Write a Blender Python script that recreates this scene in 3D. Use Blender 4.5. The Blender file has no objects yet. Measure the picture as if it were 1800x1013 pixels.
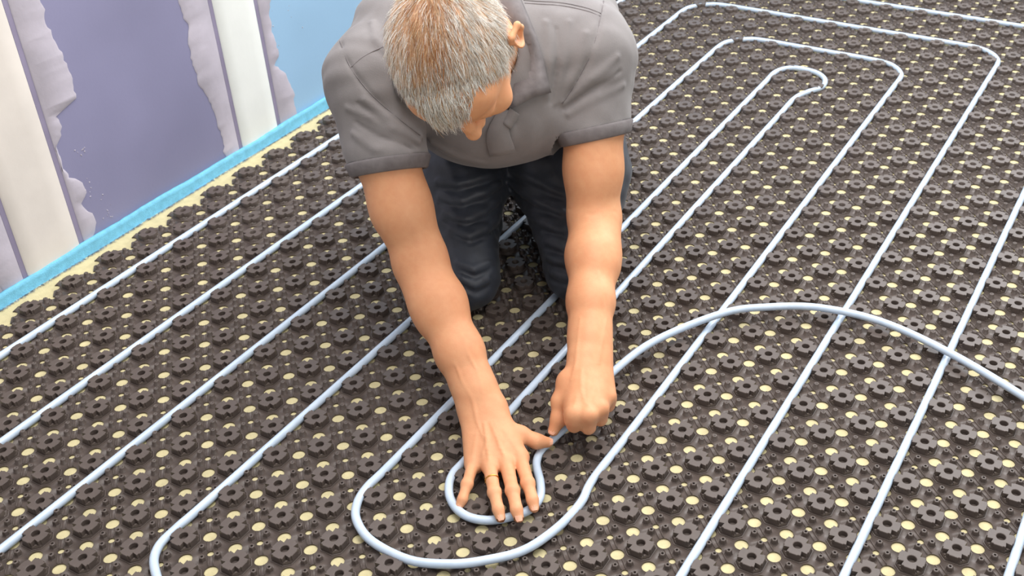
import bpy, bmesh, math, random
import numpy as np
from mathutils import Matrix, Vector
from mathutils.bvhtree import BVHTree

random.seed(4); RNG = np.random.default_rng(7)
scene = bpy.context.scene
COL = scene.collection

# ------------------------------------------------------------------ camera, light, exposure
CAM = np.array([0.559353, -1.190898, 1.252594])
ROT = np.array([[0.872137, 0.488474, -0.027757], [0.257746, -0.506928, -0.822551], [-0.415866, 0.710223, -0.568013]])
FOC, CX, CY = 2021.9765, 1005.8147, 515.7355
cd = bpy.data.cameras.new('camera'); cam = bpy.data.objects.new('camera', cd); COL.objects.link(cam)
cam.matrix_world = Matrix(((ROT[0, 0], -ROT[1, 0], -ROT[2, 0], CAM[0]), (ROT[0, 1], -ROT[1, 1], -ROT[2, 1], CAM[1]),
                           (ROT[0, 2], -ROT[1, 2], -ROT[2, 2], CAM[2]), (0, 0, 0, 1)))
cd.sensor_width = 36; cd.sensor_fit = 'HORIZONTAL'; cd.lens = FOC / 1800 * 36
cd.shift_x = -(CX - 900) / 1800; cd.shift_y = (CY - 506.5) / 1800
cd.clip_start = 0.05; cd.clip_end = 60
cd.dof.use_dof = True; cd.dof.focus_distance = 1.85; cd.dof.aperture_fstop = 9.0
scene.camera = cam

w = bpy.data.worlds.new('world'); scene.world = w; w.use_nodes = True
bg = w.node_tree.nodes['Background']; bg.inputs[0].default_value = (0.93, 0.96, 1.0, 1); bg.inputs[1].default_value = 0.32

def area_light(name, loc, target, size, size_y, power, color):
    l = bpy.data.lights.new(name, 'AREA'); l.shape = 'RECTANGLE'; l.size = size; l.size_y = size_y; l.energy = power; l.color = color
    o = bpy.data.objects.new(name, l); COL.objects.link(o); o.location = loc
    o.rotation_euler = (Vector(target) - Vector(loc)).to_track_quat('-Z', 'Y').to_euler(); o['kind'] = 'helper'
    return o
# added fill light from behind the camera, and daylight from the far side of the room
area_light('camera_side_fill', (2.6, -1.6, 2.3), (-0.3, 0.4, 0.2), 2.6, 1.8, 28, (1.0, 0.97, 0.92))
area_light('far_window_daylight', (0.6, 3.6, 2.4), (-0.4, 0.4, 0.2), 2.6, 1.8, 105, (0.97, 0.98, 1.0))
area_light('overhead_fill', (-0.2, 0.5, 2.7), (-0.2, 0.5, 0), 2.4, 2.4, 85, (1.0, 0.98, 0.95))  # added overhead light, keeps knob tops brighter than their upright sides

vs = scene.view_settings
scene.display_settings.display_device = 'sRGB'
vs.view_transform = 'Standard'; vs.look = 'None'; vs.gamma = 1.0; vs.use_curve_mapping = False; vs.exposure = 0.45

# ------------------------------------------------------------------ pixel geometry helpers
def ray(x, y):
    return np.array([(x - CX) / FOC, (y - CY) / FOC, 1.0]) @ ROT
def onz(x, y, z):                       # the point at height z seen at (x, y)
    d = ray(x, y); return CAM + d * ((z - CAM[2]) / d[2])
def at(x, y, dep):                      # the point at optical depth dep seen at (x, y)
    return CAM + ray(x, y) * dep
def reach(x, y, p0, l):                 # the farther point at distance l from p0 along the ray
    d = ray(x, y); o = CAM - p0; a = d @ d; b = 2 * o @ d; c = o @ o - l * l; D = b * b - 4 * a * c
    t = -b / (2 * a) if D < 0 else (-b + math.sqrt(D)) / (2 * a)
    return CAM + d * t
def project(P):
    c = (np.asarray(P) - CAM) @ ROT.T
    return np.stack([FOC * c[..., 0] / c[..., 2] + CX, FOC * c[..., 1] / c[..., 2] + CY, c[..., 2]], -1)
FWD = np.array([-0.50458, 0.863365, 0.0]); RGT = np.array([0.863365, 0.50458, 0.0]); BASE = np.array([CAM[0], CAM[1], 0.0])
MAN = np.stack([RGT, FWD, np.array([0, 0, 1.0])])          # rows: right, forward, up of the kneeling man's frame
def M2W(p): return BASE + np.asarray(p, float) @ MAN
def W2M(p): return (np.asarray(p, float) - BASE) @ MAN.T

# ------------------------------------------------------------------ object helpers
def link(name, me, mats=None, parent=None):
    o = bpy.data.objects.new(name, me); COL.objects.link(o)
    if mats:
        for m in (mats if isinstance(mats, (list, tuple)) else [mats]): me.materials.append(m)
    if parent: o.parent = parent
    return o
def tag(o, label=None, cat=None, group=None, kind=None):
    if label: o['label'] = label
    if cat: o['category'] = cat
    if group: o['group'] = group
    if kind: o['kind'] = kind
    return o
def mesh(name, V, Fc, smooth=False):
    me = bpy.data.meshes.new(name); me.from_pydata([tuple(map(float, v)) for v in V], [], [tuple(map(int, f)) for f in Fc]); me.update()
    if smooth: me.polygons.foreach_set('use_smooth', [True] * len(me.polygons))
    return me
def mesh_np(name, V, loops, starts, smooth=False):
    me = bpy.data.meshes.new(name)
    me.vertices.add(len(V)); me.vertices.foreach_set('co', np.asarray(V, np.float32).ravel())
    me.loops.add(len(loops)); me.loops.foreach_set('vertex_index', np.asarray(loops, np.int32))
    me.polygons.add(len(starts)); me.polygons.foreach_set('loop_start', np.asarray(starts, np.int32))
    tot = np.diff(np.r_[starts, len(loops)]).astype(np.int32); me.polygons.foreach_set('loop_total', tot)
    if smooth: me.polygons.foreach_set('use_smooth', np.ones(len(starts), bool))
    me.update(calc_edges=True); me.validate()
    return me
class MB:
    def __init__(s): s.V = []; s.F = []
    def box(s, x0, x1, y0, y1, z0, z1, bottom=True):
        b = len(s.V); s.V += [(x0, y0, z0), (x1, y0, z0), (x1, y1, z0), (x0, y1, z0), (x0, y0, z1), (x1, y0, z1), (x1, y1, z1), (x0, y1, z1)]
        s.F += [(b + 4, b + 5, b + 6, b + 7), (b, b + 1, b + 5, b + 4), (b + 1, b + 2, b + 6, b + 5), (b + 2, b + 3, b + 7, b + 6), (b + 3, b, b + 4, b + 7)]
        if bottom: s.F.append((b + 3, b + 2, b + 1, b))
    def rings(s, rs, cap0=False, cap1=False):
        b = len(s.V); n = len(rs[0])
        for r in rs: s.V += [tuple(p) for p in r]
        for k in range(len(rs) - 1):
            for i in range(n):
                j = (i + 1) % n; s.F.append((b + k * n + i, b + k * n + j, b + (k + 1) * n + j, b + (k + 1) * n + i))
        if cap1: s.F.append(tuple(b + (len(rs) - 1) * n + i for i in range(n)))
        if cap0: s.F.append(tuple(b + n - 1 - i for i in range(n)))
    def mesh(s, name, smooth=False): return mesh(name, s.V, s.F, smooth)
def catmull(P, n=8, closed=False):
    P = np.asarray(P, float); out = []
    Q = np.vstack([2 * P[0] - P[1], P, 2 * P[-1] - P[-2]])
    for i in range(1, len(Q) - 2):
        p0, p1, p2, p3 = Q[i - 1:i + 3]
        for t in np.arange(n) / n:
            out.append(.5 * ((2 * p1) + (-p0 + p2) * t + (2 * p0 - 5 * p1 + 4 * p2 - p3) * t * t + (-p0 + 3 * p1 - 3 * p2 + p3) * t ** 3))
    out.append(P[-1]); return np.array(out)
def tube(P, r, n=12):
    P = np.asarray(P, float); r = np.broadcast_to(r, (len(P),)); mb = MB(); T = np.gradient(P, axis=0); T /= np.linalg.norm(T, axis=1)[:, None] + 1e-12
    up = np.array([0, 0, 1.0]); up = up if abs(T[0] @ up) < .9 else np.array([1.0, 0, 0]); rs = []
    for p, t, rr in zip(P, T, r):
        s = np.cross(t, up); s /= np.linalg.norm(s); up = np.cross(s, t)
        a = np.arange(n) * 2 * math.pi / n
        rs.append(p + rr * (np.cos(a)[:, None] * s + np.sin(a)[:, None] * up))
    mb.rings(rs, True, True); return mb

# ------------------------------------------------------------------ materials
def lin(r, g, b):
    f = lambda c: c / 12.92 if c <= .04045 else ((c + .055) / 1.055) ** 2.4
    return (f(r / 255), f(g / 255), f(b / 255), 1)
class NT:
    def __init__(s, name):
        s.m = bpy.data.materials.new(name); s.m.use_nodes = True; s.t = s.m.node_tree; s.b = s.t.nodes['Principled BSDF']
        s.co = s.t.nodes.new('ShaderNodeTexCoord').outputs['Object']
    def n(s, t, **k):
        nd = s.t.nodes.new(t)
        for a, v in k.items(): setattr(nd, a, v)
        return nd
    def l(s, a, b): s.t.links.new(a, b)
    def noise(s, scale, detail=3, rough=.55, co=None):
        nd = s.n('ShaderNodeTexNoise'); nd.inputs['Scale'].default_value = scale; nd.inputs['Detail'].default_value = detail
        nd.inputs['Roughness'].default_value = rough; s.l(co or s.co, nd.inputs['Vector']); return nd.outputs['Fac']
    def ramp(s, fac, *stops):
        nd = s.n('ShaderNodeValToRGB'); e = nd.color_ramp.elements
        while len(e) < len(stops): e.new(.5)
        for k, (p, c) in enumerate(stops): e[k].position = p; e[k].color = c
        s.l(fac, nd.inputs[0]); return nd.outputs['Color']
    def mix(s, fac, a, b, mode='MIX'):
        nd = s.n('ShaderNodeMix', data_type='RGBA', blend_type=mode)
        for sock, v in ((nd.inputs['Factor'], fac), (nd.inputs[6], a), (nd.inputs[7], b)):
            if hasattr(v, 'is_linked') or isinstance(v, bpy.types.NodeSocket): s.l(v, sock)
            else: sock.default_value = v
        return nd.outputs[2]
    def bump(s, h, strength, dist=.001):
        nd = s.n('ShaderNodeBump'); nd.inputs['Strength'].default_value = strength; nd.inputs['Distance'].default_value = dist
        s.l(h, nd.inputs['Height']); s.l(nd.outputs[0], s.b.inputs['Normal'])
    def set(s, **k):
        for a, v in k.items():
            sock = s.b.inputs[a.replace('_', ' ')]
            if isinstance(v, bpy.types.NodeSocket): s.l(v, sock)
            else: sock.default_value = v
        return s

def simple(name, c, rough=.6, var=.06, scale=40, bump=0, bscale=300, **k):
    t = NT(name); f = t.noise(scale)
    lo = tuple(x * (1 - var * 2) for x in c[:3]) + (1,); hi = tuple(min(1, x * (1 + var * 2)) for x in c[:3]) + (1,)
    t.set(Base_Color=t.ramp(f, (.3, lo), (.7, hi)), Roughness=rough, **k)
    if bump: t.bump(t.noise(bscale), bump)
    return t.m

m_plastic = simple('moulded_black_plastic', lin(86, 76, 71), .46, .05, 25, .1, 260, Specular_IOR_Level=.38)
m_foam = simple('cream_insulation_foam', lin(194, 183, 142), .85, .05, 60, .5, 500)
t = NT('translucent_heating_pipe')
t.set(Base_Color=t.ramp(t.noise(30), (.3, lin(182, 198, 216)), (.7, lin(196, 210, 226))), Roughness=.3, Subsurface_Weight=.15, Subsurface_Radius=(.004, .005, .006), Subsurface_Scale=1.0)
m_pipe = t.m
m_strip = simple('blue_edge_foam', lin(108, 178, 206), .8, .06, 70, .8, 400)
m_board_violet_lit = simple('violet_lit_plasterboard', lin(137, 135, 165), .55, .07, 2.2, .15, 150)  # violet tint is coloured light on the wall, put into the board colour
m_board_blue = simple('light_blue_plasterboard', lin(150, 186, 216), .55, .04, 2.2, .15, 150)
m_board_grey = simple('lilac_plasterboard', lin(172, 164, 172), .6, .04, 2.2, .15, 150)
m_compound = simple('smeared_joint_compound', lin(184, 177, 188), .75, .06, 12, .5, 90)
m_tape = simple('white_joint_plaster', lin(232, 234, 230), .7, .02, 9, .3, 60)
m_tape_warm = simple('cream_joint_plaster', lin(222, 214, 206), .7, .03, 9, .3, 60)
m_joint_edge = simple('darker_joint_edge', lin(140, 132, 156), .7, .05, 14)

# ------------------------------------------------------------------ wall on the left
WX = -1.325
def wall_slab(name, y0, y1, z0, z1, x0, x1, m, parent):
    mb = MB(); mb.box(x0, x1, y0, y1, z0, z1); o = link(name, mb.mesh(name), m, parent); return o
mb = MB(); mb.box(WX - .12, WX - .0125, -2.6, 4.2, -.12, 2.6)
wall = tag(link('wall_left', mb.mesh('wall_left'), m_board_grey), kind='structure', label='plasterboard wall with filled joints on the left')
J1, J2 = -0.025, 0.582                      # the two filled joints
joints = [J1 - .607 * 2, J1 - .607, J1, J2, J2 + .607, J2 + 1.214, J2 + 1.821, J2 + 2.428]
bmat = {0: m_board_grey, 1: m_board_grey, 2: m_board_violet_lit, 3: m_board_blue}
edges = [-2.6] + joints + [4.2]
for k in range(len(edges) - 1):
    m = m_board_grey if edges[k + 1] <= J1 + .01 else m_board_violet_lit if edges[k + 1] <= J2 + .01 else m_board_blue
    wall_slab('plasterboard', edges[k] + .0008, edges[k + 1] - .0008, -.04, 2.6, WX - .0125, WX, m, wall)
def band(y_in, outer, parent, side):
    """smeared compound band between the joint strip and a ragged outer edge: outer = [(z, y)]"""
    zs = np.linspace(-.03, 2.6, 330); oy = np.interp(zs, [p[0] for p in outer], [p[1] for p in outer])
    rag = np.cumsum(RNG.normal(0, .0016, len(zs))); rag -= np.linspace(rag[0], rag[-1], len(zs)); oy = oy + rag + RNG.normal(0, .0013, len(zs))
    mb = MB()
    for z, y in zip(zs, oy):
        th = .0022
        mb.V += [(WX + .0004, y, z), (WX + th, y - side * .004, z), (WX + th, y_in + side * .002, z), (WX + .0004, y_in, z)]
    for i in range(len(zs) - 1):
        for k in range(3):
            a, b = i * 4 + k, i * 4 + k + 1; mb.F.append((a, b, b + 4, a + 4) if side > 0 else (a, a + 4, b + 4, b))
    return link('compound_smear', mb.mesh('compound_smear', True), m_compound, parent)
def joint(yc, hw, lo, ro, mt=m_tape):
    mb = MB(); zs = np.linspace(-.03, 2.6, 60); prof = [(-hw, 0), (-hw + .004, .0035), (-hw * .5, .0045), (0, .0038), (hw * .45, .005), (hw - .004, .0035), (hw, 0)]
    for z in zs: mb.V += [(WX + x + .0003, yc + y, z) for y, x in prof]
    for i in range(len(zs) - 1):
        for k in range(6): a = i * 7 + k; mb.F.append((a, a + 1, a + 8, a + 7))
    j = link('joint_strip', mb.mesh('joint_strip', True), mt, wall)
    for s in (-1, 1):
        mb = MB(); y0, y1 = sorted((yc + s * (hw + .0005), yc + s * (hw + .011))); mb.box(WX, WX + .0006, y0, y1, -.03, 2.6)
        link('joint_edge_line', mb.mesh('joint_edge_line'), m_joint_edge, wall)  # narrow darker line along each edge of the joint strip
    band(yc - hw - .0115, [(z, yc - y) for z, y in lo], wall, -1); band(yc + hw + .0115, [(z, yc + y) for z, y in ro], wall, 1)

J1L = [(-.03, .10), (.1, .15), (.3, .13), (.6, .14), (2.6, .14)]
J1R = [(.0, .09), (.029, .094), (.049, .108), (.067, .107), (.103, .091), (.119, .113), (.152, .109), (.172, .088), (.187, .084), (.194, .081), (.245, .089),
       (.272, .104), (.301, .096), (.311, .148), (.376, .144), (.468, .133), (.52, .133), (.7, .12), (1.1, .14), (2.6, .13)]
J2L = [(-.03, .119), (.027, .119), (.109, .129), (.19, .138), (.285, .148), (.333, .140), (.351, .127), (.366, .139), (.408, .141), (.8, .12), (1.4, .15), (2.6, .13)]
J2R = [(-.03, .127), (.027, .127), (.088, .128), (.141, .118), (.172, .087), (.189, .114), (.271, .106), (.321, .115), (.7, .13), (1.4, .11), (2.6, .12)]
joint(J1, .064, J1L, J1R, m_tape_warm); joint(J2, .0605, J2L, J2R)
for q in joints[:2]: joint(q, .062, J1L, J2R)
for q in joints[4:7]: joint(q, .062, J2L, J1R)
RNG2 = np.random.default_rng(3)
mb = MB()
for yc, zc, sp in ((.10, .13, .012), (.115, .06, .012), (.105, .21, .01), (.73, .25, .03)):        # stray flecks of plaster
    for _ in range(9):
        y, z = yc + RNG2.normal(0, sp), zc + RNG2.normal(0, sp); r = RNG2.uniform(.0006, .002); a = np.arange(7) * 2 * math.pi / 7; rr = r * RNG2.uniform(.6, 1.3, 7)
        mb.rings([[(WX + .0002, y + q * math.cos(b), z + q * math.sin(b)) for q, b in zip(rr, a)], [(WX + .001, y + .5 * q * math.cos(b), z + .5 * q * math.sin(b)) for q, b in zip(rr, a)]], False, True)
o = link('plaster_flecks', mb.mesh('plaster_flecks'), m_compound, wall); tag(o, kind='stuff')

# blue perimeter strip
ys = np.arange(-2.4, 4.0, .012); mb = MB(); prof = []
for k, y in enumerate(ys):
    h = .0255 + .0016 * math.sin(y * 9.3) + .0009 * math.sin(y * 31) + RNG.normal(0, .0003); q = .0008 * math.sin(y * 23) + RNG.normal(0, .0003); bz = -.002 + abs(RNG.normal(0, .0012))
    mb.V += [(WX + .001, y, bz - .006), (WX + .001, y, h + .0005), (WX + .006, y, h + .0018), (WX + .0105 + q, y, h - .0005), (WX + .012 + q, y, h - .006), (WX + .0125 + q, y, bz + .004), (WX + .0145 + q, y, bz)]
for i in range(len(ys) - 1):
    for k in range(6): a = i * 7 + k; mb.F.append((a, a + 7, a + 8, a + 1))
o = link('edge_insulation_strip', mb.mesh('edge_insulation_strip', True), m_strip)
tag(o, 'sky blue foam edge strip running along the foot of the wall', 'edge strip')
m_fuzz = simple('torn_blue_grey_film', lin(120, 140, 165), .6, .2, 60)
mb = MB()
for k in range(3800):                                  # torn film fibres along the strip's foot
    y = RNG.uniform(-.9, 2.2); x = WX + .013 + RNG.uniform(0, .004); l = RNG.uniform(.004, .014); a = RNG.uniform(-1.2, 1.2); wd = .0007
    b = len(mb.V); mb.V += [(x, y - wd, .0008), (x, y + wd, .0008), (x + l * .8, y + l * math.sin(a), .001 + RNG.uniform(0, .004))]; mb.F.append((b, b + 1, b + 2))
f_ = link('torn_film_edge', mb.mesh('torn_film_edge'), m_fuzz, o); tag(f_, kind='stuff')

# ------------------------------------------------------------------ floor and knob sheet
mb = MB(); mb.box(WX - .1, 2.4, -2.6, 4.2, -.12, 0)
floor = tag(link('floor', mb.mesh('floor'), m_foam), kind='structure', label='cream insulation foam floor under the knob sheet')

SH = .0025
def arc(cx, cy, r, a0, a1, n): return [(cx + r * math.cos(a0 + (a1 - a0) * i / n), cy + r * math.sin(a0 + (a1 - a0) * i / n)) for i in range(n + 1)]
def inside(p, poly):
    c = False; x, y = p
    for i in range(len(poly)):
        (x0, y0), (x1, y1) = poly[i - 1], poly[i]
        if (y0 > y) != (y1 > y) and x < (x1 - x0) * (y - y0) / (y1 - y0) + x0: c = not c
    return c
def plate(outer, holes, z):
    """flat plate with holes -> verts, faces"""
    from mathutils.geometry import delaunay_2d_cdt
    pts = []; es = []
    for lp in [outer] + holes:
        b = len(pts); n = len(lp); pts += [Vector(p) for p in lp]; es += [(b + i, b + (i + 1) % n) for i in range(n)]
    v, _, fc, *_ = delaunay_2d_cdt(pts, es, [], 0, 1e-7)
    out = []
    for f in fc:
        c = sum((v[i] for i in f), Vector((0, 0))) / len(f)
        if not inside(c, outer) or any(inside(c, h) for h in holes): continue
        a = v[f[1]] - v[f[0]]; b = v[f[2]] - v[f[0]]
        out.append(tuple(f) if a.x * b.y - a.y * b.x > 0 else tuple(reversed(f)))
    return [(p.x, p.y, z) for p in v], out
def sheet_cell():
    """one diamond of the sheet, its holes cut from the rim and the middle"""
    V = []; pi = math.pi; R1, R2 = .0102, .0050
    cor = [(.05, 0), (0, .05), (-.05, 0), (0, -.05)]; out = []
    for k in range(4):
        c = cor[k]; th = math.radians(90 * k)                       # corner k points along th
        out += arc(c[0], c[1], R2, th + pi + pi / 4, th + pi - pi / 4, 4)
        n = cor[(k + 1) % 4]; m = ((c[0] + n[0]) / 2, (c[1] + n[1]) / 2); d = math.atan2(n[1] - c[1], n[0] - c[0])
        out += arc(m[0], m[1], R1, d + pi, d, 12)
    V, Fc = plate(out, [arc(0, 0, .0064, 0, 2 * pi, 14)[:-1]], SH); n0 = len(out)
    b = len(V); V += [(x, y, -.0005) for x, y in out]                # rims of the holes
    per = 5 + 13
    for i in range(n0):
        j = (i + 1) % n0; q = i % per
        if q == 4 or q == 17: continue
        Fc.append((i, j, b + j, b + i))
    mb = MB(); mb.V = V; mb.F = Fc
    for k in (0, 2):                                                # ribs between the holes
        c = cor[k]; n = cor[(k + 1) % 4]; d = np.array(n) - np.array(c); L = np.hypot(*d); d /= L; nn = np.array([-d[1], d[0]])
        for s0, s1 in ((.0056, L / 2 - .0108), (L / 2 + .0108, L - .0056)):
            o1, o2 = .0028, .0042; h = SH + .0016
            A = [np.array(c) + d * s + nn * o for s in (s0, s1) for o in (o1, o2)]
            b = len(mb.V); mb.V += [(A[i][0], A[i][1], z) for z in (SH, h) for i in range(4)]
            mb.F += [(b + 4, b + 6, b + 7, b + 5), (b, b + 2, b + 6, b + 4), (b + 1, b + 5, b + 7, b + 3), (b, b + 4, b + 5, b + 1), (b + 2, b + 3, b + 7, b + 6)]
    return mb
def knob_mesh():
    """moulded knob: chamfered square foot, cross-shaped head with a bored middle and stepped arms"""
    mb = MB(); ZT = .0155; ZL = .0068
    def octo(h, c): return [(h, -h + c), (h, h - c), (h - c, h), (-h + c, h), (-h, h - c), (-h, -h + c), (-h + c, -h), (h - c, -h)]
    at_z = lambda P, z: [(x, y, z) for x, y in P]
    mb.rings([at_z(octo(.0212, .0100), SH - .001), at_z(octo(.0206, .0098), SH + .0012), at_z(octo(.0198, .0094), SH + .0013), at_z(octo(.0190, .0090), SH + .0002)])   # moulded rim line
    mb.rings([at_z(octo(.0186, .0084), SH), at_z(octo(.0180, .0084), ZL)], False, True)
    q = [(.0092, .0092), (.0174, .0104), (.0177, .0066), (.0189, .0062), (.0189, -.0062), (.0177, -.0066), (.0174, -.0104)]
    cross = []
    for k in range(4):
        c, s = round(math.cos(-k * math.pi / 2)), round(math.sin(-k * math.pi / 2))
        cross += [(c * x - s * y, s * x + c * y) for x, y in q]
    cross = cross[::-1]
    lower = [(x * .985, y * .985) for x, y in cross]
    hole = [(.0066 * math.cos(a), .0066 * math.sin(a)) for a in np.arange(16) * math.pi / 8]
    ins = [(x * .968, y * .968) for x, y in cross]
    mb.rings([at_z(lower, ZL - .001), at_z(cross, ZT - .0007), at_z(ins, ZT)])
    rim = [(x * 1.13, y * 1.13) for x, y in hole]
    pv, pf = plate(ins, [rim], ZT); b = len(mb.V); mb.V += pv; mb.F += [tuple(b + i for i in f) for f in pf]
    mb.rings([at_z(rim, ZT)[::-1], at_z(hole, ZT - .0006)[::-1], at_z([(x * .93, y * .93) for x, y in hole], SH - .002)[::-1]])
    for k in range(4):                                               # small tab in each corner recess
        d = math.pi / 4 + k * math.pi / 2; c2, s2 = math.cos(d), math.sin(d); R2 = lambda x, y: (c2 * x - s2 * y, s2 * x + c2 * y)
        mb.rings([[(*R2(x, y), ZL - .003) for x, y in [(.0158, -.0022), (.0205, -.0022), (.0205, .0022), (.0158, .0022)]], [(*R2(x, y), ZL + .0016) for x, y in [(.0164, -.0017), (.0194, -.0017), (.0194, .0017), (.0164, .0017)]]], False, True)
    return mb
def peg_mesh():
    mb = MB(); h = .0112
    hx = lambda r, z, q=0: [(r * math.cos(a + q), r * math.sin(a + q), z) for a in np.arange(6) * math.pi / 3 + .3]
    mb.rings([hx(.0066, SH), hx(.0061, SH + .0008), hx(.0056, SH + .0012), hx(.0047, h - .0012), hx(.0042, h - .0004), hx(.0034, h), hx(.0022, h), hx(.0018, h - .006)], False, True)
    return mb
sheet_mb, knob_mb, peg_mb = sheet_cell(), knob_mesh(), peg_mesh()
cells = []
for i in range(-70, 70):
    for j in range(-70, 70):
        x, y = (i + j) * .05, (i - j) * .05
        if x < -1.26 or x > 2.3 or not -2.4 < y < 4: continue
        q = project((x, y, 0))
        if q[2] > .4 and -520 < q[0] < 2420 and -160 < q[1] < 2000: cells.append((x, y, q[2], -40 < q[0] < 1840 and -30 < q[1] < 1045))
def inview_rank(P, n):
    q = project(np.c_[P, np.full(len(P), .012)]); ok = (q[:, 0] > -8) & (q[:, 0] < 1808) & (q[:, 1] > -8) & (q[:, 1] < 1022)
    # what the kneeling man hides does not count
    hid = ((q[:, 0] > 600) & (q[:, 0] < 1095) & (q[:, 1] < 300)) | ((q[:, 0] > 700) & (q[:, 0] < 1060) & (q[:, 1] < 500)) | ((q[:, 0] > 830) & (q[:, 0] < 930) & (q[:, 1] > 700) & (q[:, 1] < 900)) | ((q[:, 0] > 975) & (q[:, 0] < 1070) & (q[:, 1] < 745))
    key = np.where(ok & ~hid, q[:, 2], 1e6); order = np.argsort(key); return set(order[:n].tolist())
def tile(mb, P, clampx=False):
    V = np.array(mb.V); nv = len(V); P = np.asarray(P); A = V[None] + np.c_[P, np.zeros(len(P))][:, None]
    A = A.reshape(-1, 3)
    if clampx: A[:, 0] = np.maximum(A[:, 0], -1.2850)
    fl = np.concatenate([np.array(f) for f in mb.F]); ln = np.array([len(f) for f in mb.F])
    L = (fl[None] + (np.arange(len(P)) * nv)[:, None]).ravel(); S = np.r_[0, np.cumsum(np.tile(ln, len(P)))[:-1]]
    return A, L, S
cp = np.array([c[:2] for c in cells])
sheet = link('knob_sheet', mesh_np('knob_sheet', *tile(sheet_mb, cp, True)), m_plastic)
tag(sheet, 'black moulded plastic knob sheet covering the whole floor', 'floor sheet')
near = inview_rank(cp, 300); kme = knob_mb.mesh('knob')
for k in sorted(near):
    o = link('knob', kme, None, sheet); o.location = (cp[k][0], cp[k][1], 0)
kme.materials.append(m_plastic)
rest = np.array([cp[k] for k in range(len(cp)) if k not in near])
tag(link('knob_field', mesh_np('knob_field', *tile(knob_mb, rest)), m_plastic, sheet), kind='stuff')
pp = np.array([(x + dx, y + dy) for x, y in cp for dx, dy in ((.0345, 0), (-.0345, 0), (0, .0345), (0, -.0345)) if x + dx > -1.27])
near = inview_rank(pp, 300); pme = peg_mb.mesh('peg'); pme.materials.append(m_plastic)
for k in sorted(near):
    o = link('peg', pme, None, sheet); o.location = (pp[k][0], pp[k][1], 0)
rest = np.array([pp[k] for k in range(len(pp)) if k not in near])
tag(link('peg_field', mesh_np('peg_field', *tile(peg_mb, rest)), m_plastic, sheet), kind='stuff')

# ------------------------------------------------------------------ heating pipes
PZ, PR = .0088, .0068
def pipe(name, pts, label, z=PZ, n=6):
    P = np.array([(p[0], p[1], p[2] if len(p) > 2 else z) for p in pts]); Q = catmull(P, n)
    o = link(name, tube(Q, PR, 14).mesh(name, True), m_pipe); tag(o, label, 'pipe', 'translucent heating pipe runs'); return o
def px(x, y, z=PZ): return tuple(onz(x, y, z))
def leg(x, y0, y1, step=.25):
    n = max(2, int(abs(y1 - y0) / step) + 1); return [(x, y) for y in np.linspace(y0, y1, n)]
pipe('heating_pipe', leg(-1.175, -1.6, 3.6), 'white heating pipe run nearest the wall')
pipe('heating_pipe', leg(-.975, -1.6, 3.6), 'second straight heating pipe run from the wall')
def corner(cx, cy, r, a0, a1, n=5): return [(cx + r * math.cos(math.radians(a)), cy + r * math.sin(math.radians(a))) for a in np.linspace(a0, a1, n)]
# outermost hairpin at the top
pipe('heating_pipe', leg(-.775, -1.5, 1.70) + corner(-.675, 1.775, .1, 170, 95, 4) + [(-.56, 1.876), (-.45, 1.875), (-.1, 1.875), (.0, 1.875)] + corner(.03, 1.779, .095, 75, 5, 4) + leg(.125, 1.70, -.305),
     'heating pipe making the widest top hairpin right of the man')
pipe('heating_pipe', [(-.9, 2.075), (-.5, 2.075), (-.1, 2.075), (.2, 2.075)] + corner(.23, 1.979, .095, 75, 5, 4) + leg(.325, 1.9, -1.2), 'heating pipe crossing the top right corner and running down the right side')
pipe('heating_pipe', leg(.525, -1.0, 2.6), 'heating pipe cutting the bottom right corner of the picture')
# one continuous pipe: lower left bend, second hairpin, big loop, inner hairpin, small loop under the hand, free end
run = [(.125, -.305, PZ), (.118, -.37, .012), (.085, -.47, .015), (.0, -.56, .0155), (-.11, -.615, .0155), (-.2, -.63, .0155), (-.32, -.61, .0155), (-.45, -.565, .015), (-.535, -.52, .014), (-.568, -.485, .012), (-.576, -.44)] + leg(-.575, -.38, 1.48) + corner(-.475, 1.575, .1, 168, 95, 4) + [(-.36, 1.675), (-.27, 1.675), (-.19, 1.675)] + corner(-.165, 1.584, .09, 70, 5, 4)
run += leg(-.075, 1.50, .08) + [(-.076, -.06), px(1021, 884, .012), px(980, 928, .014), px(920, 968, .014), px(850, 986, .014), px(790, 992, .014), px(720, 985, .014), px(655, 953, .014), px(628, 918, .014), px(627, 888, .012), px(645, 857, .0105)]
run += leg(-.375, -.18, 1.40) + [(-.374, 1.49), (-.350, 1.53), (-.318, 1.538), (-.275, 1.53), (-.243, 1.498), (-.236, 1.45), (-.258, 1.41), (-.274, 1.36)]
run += leg(-.275, 1.26, -.10) + [px(796, 834, .011), px(789, 863, .013), px(798, 889, .013), px(821, 908, .013), px(855, 915, .012), px(890, 911, .0105), px(928, 898, .011), px(948, 877, .012), px(950, 850, .012), px(943, 817, .011), px(951, 794, .013), px(974, 770, .016),
        px(1000, 745, .024), px(1030, 708, .036), px(1070, 661, .040), px(1150, 600, .036), px(1270, 551, .034), px(1350, 540, .034), px(1440, 541, .032), px(1550, 566, .030), px(1670, 621, .030), px(1800, 698, .034), px(1900, 765, .05), px(2000, 840, .09)]
pipe('heating_pipe', run, 'heating pipe being bent in the hands, free end arching over the laid runs')

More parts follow.
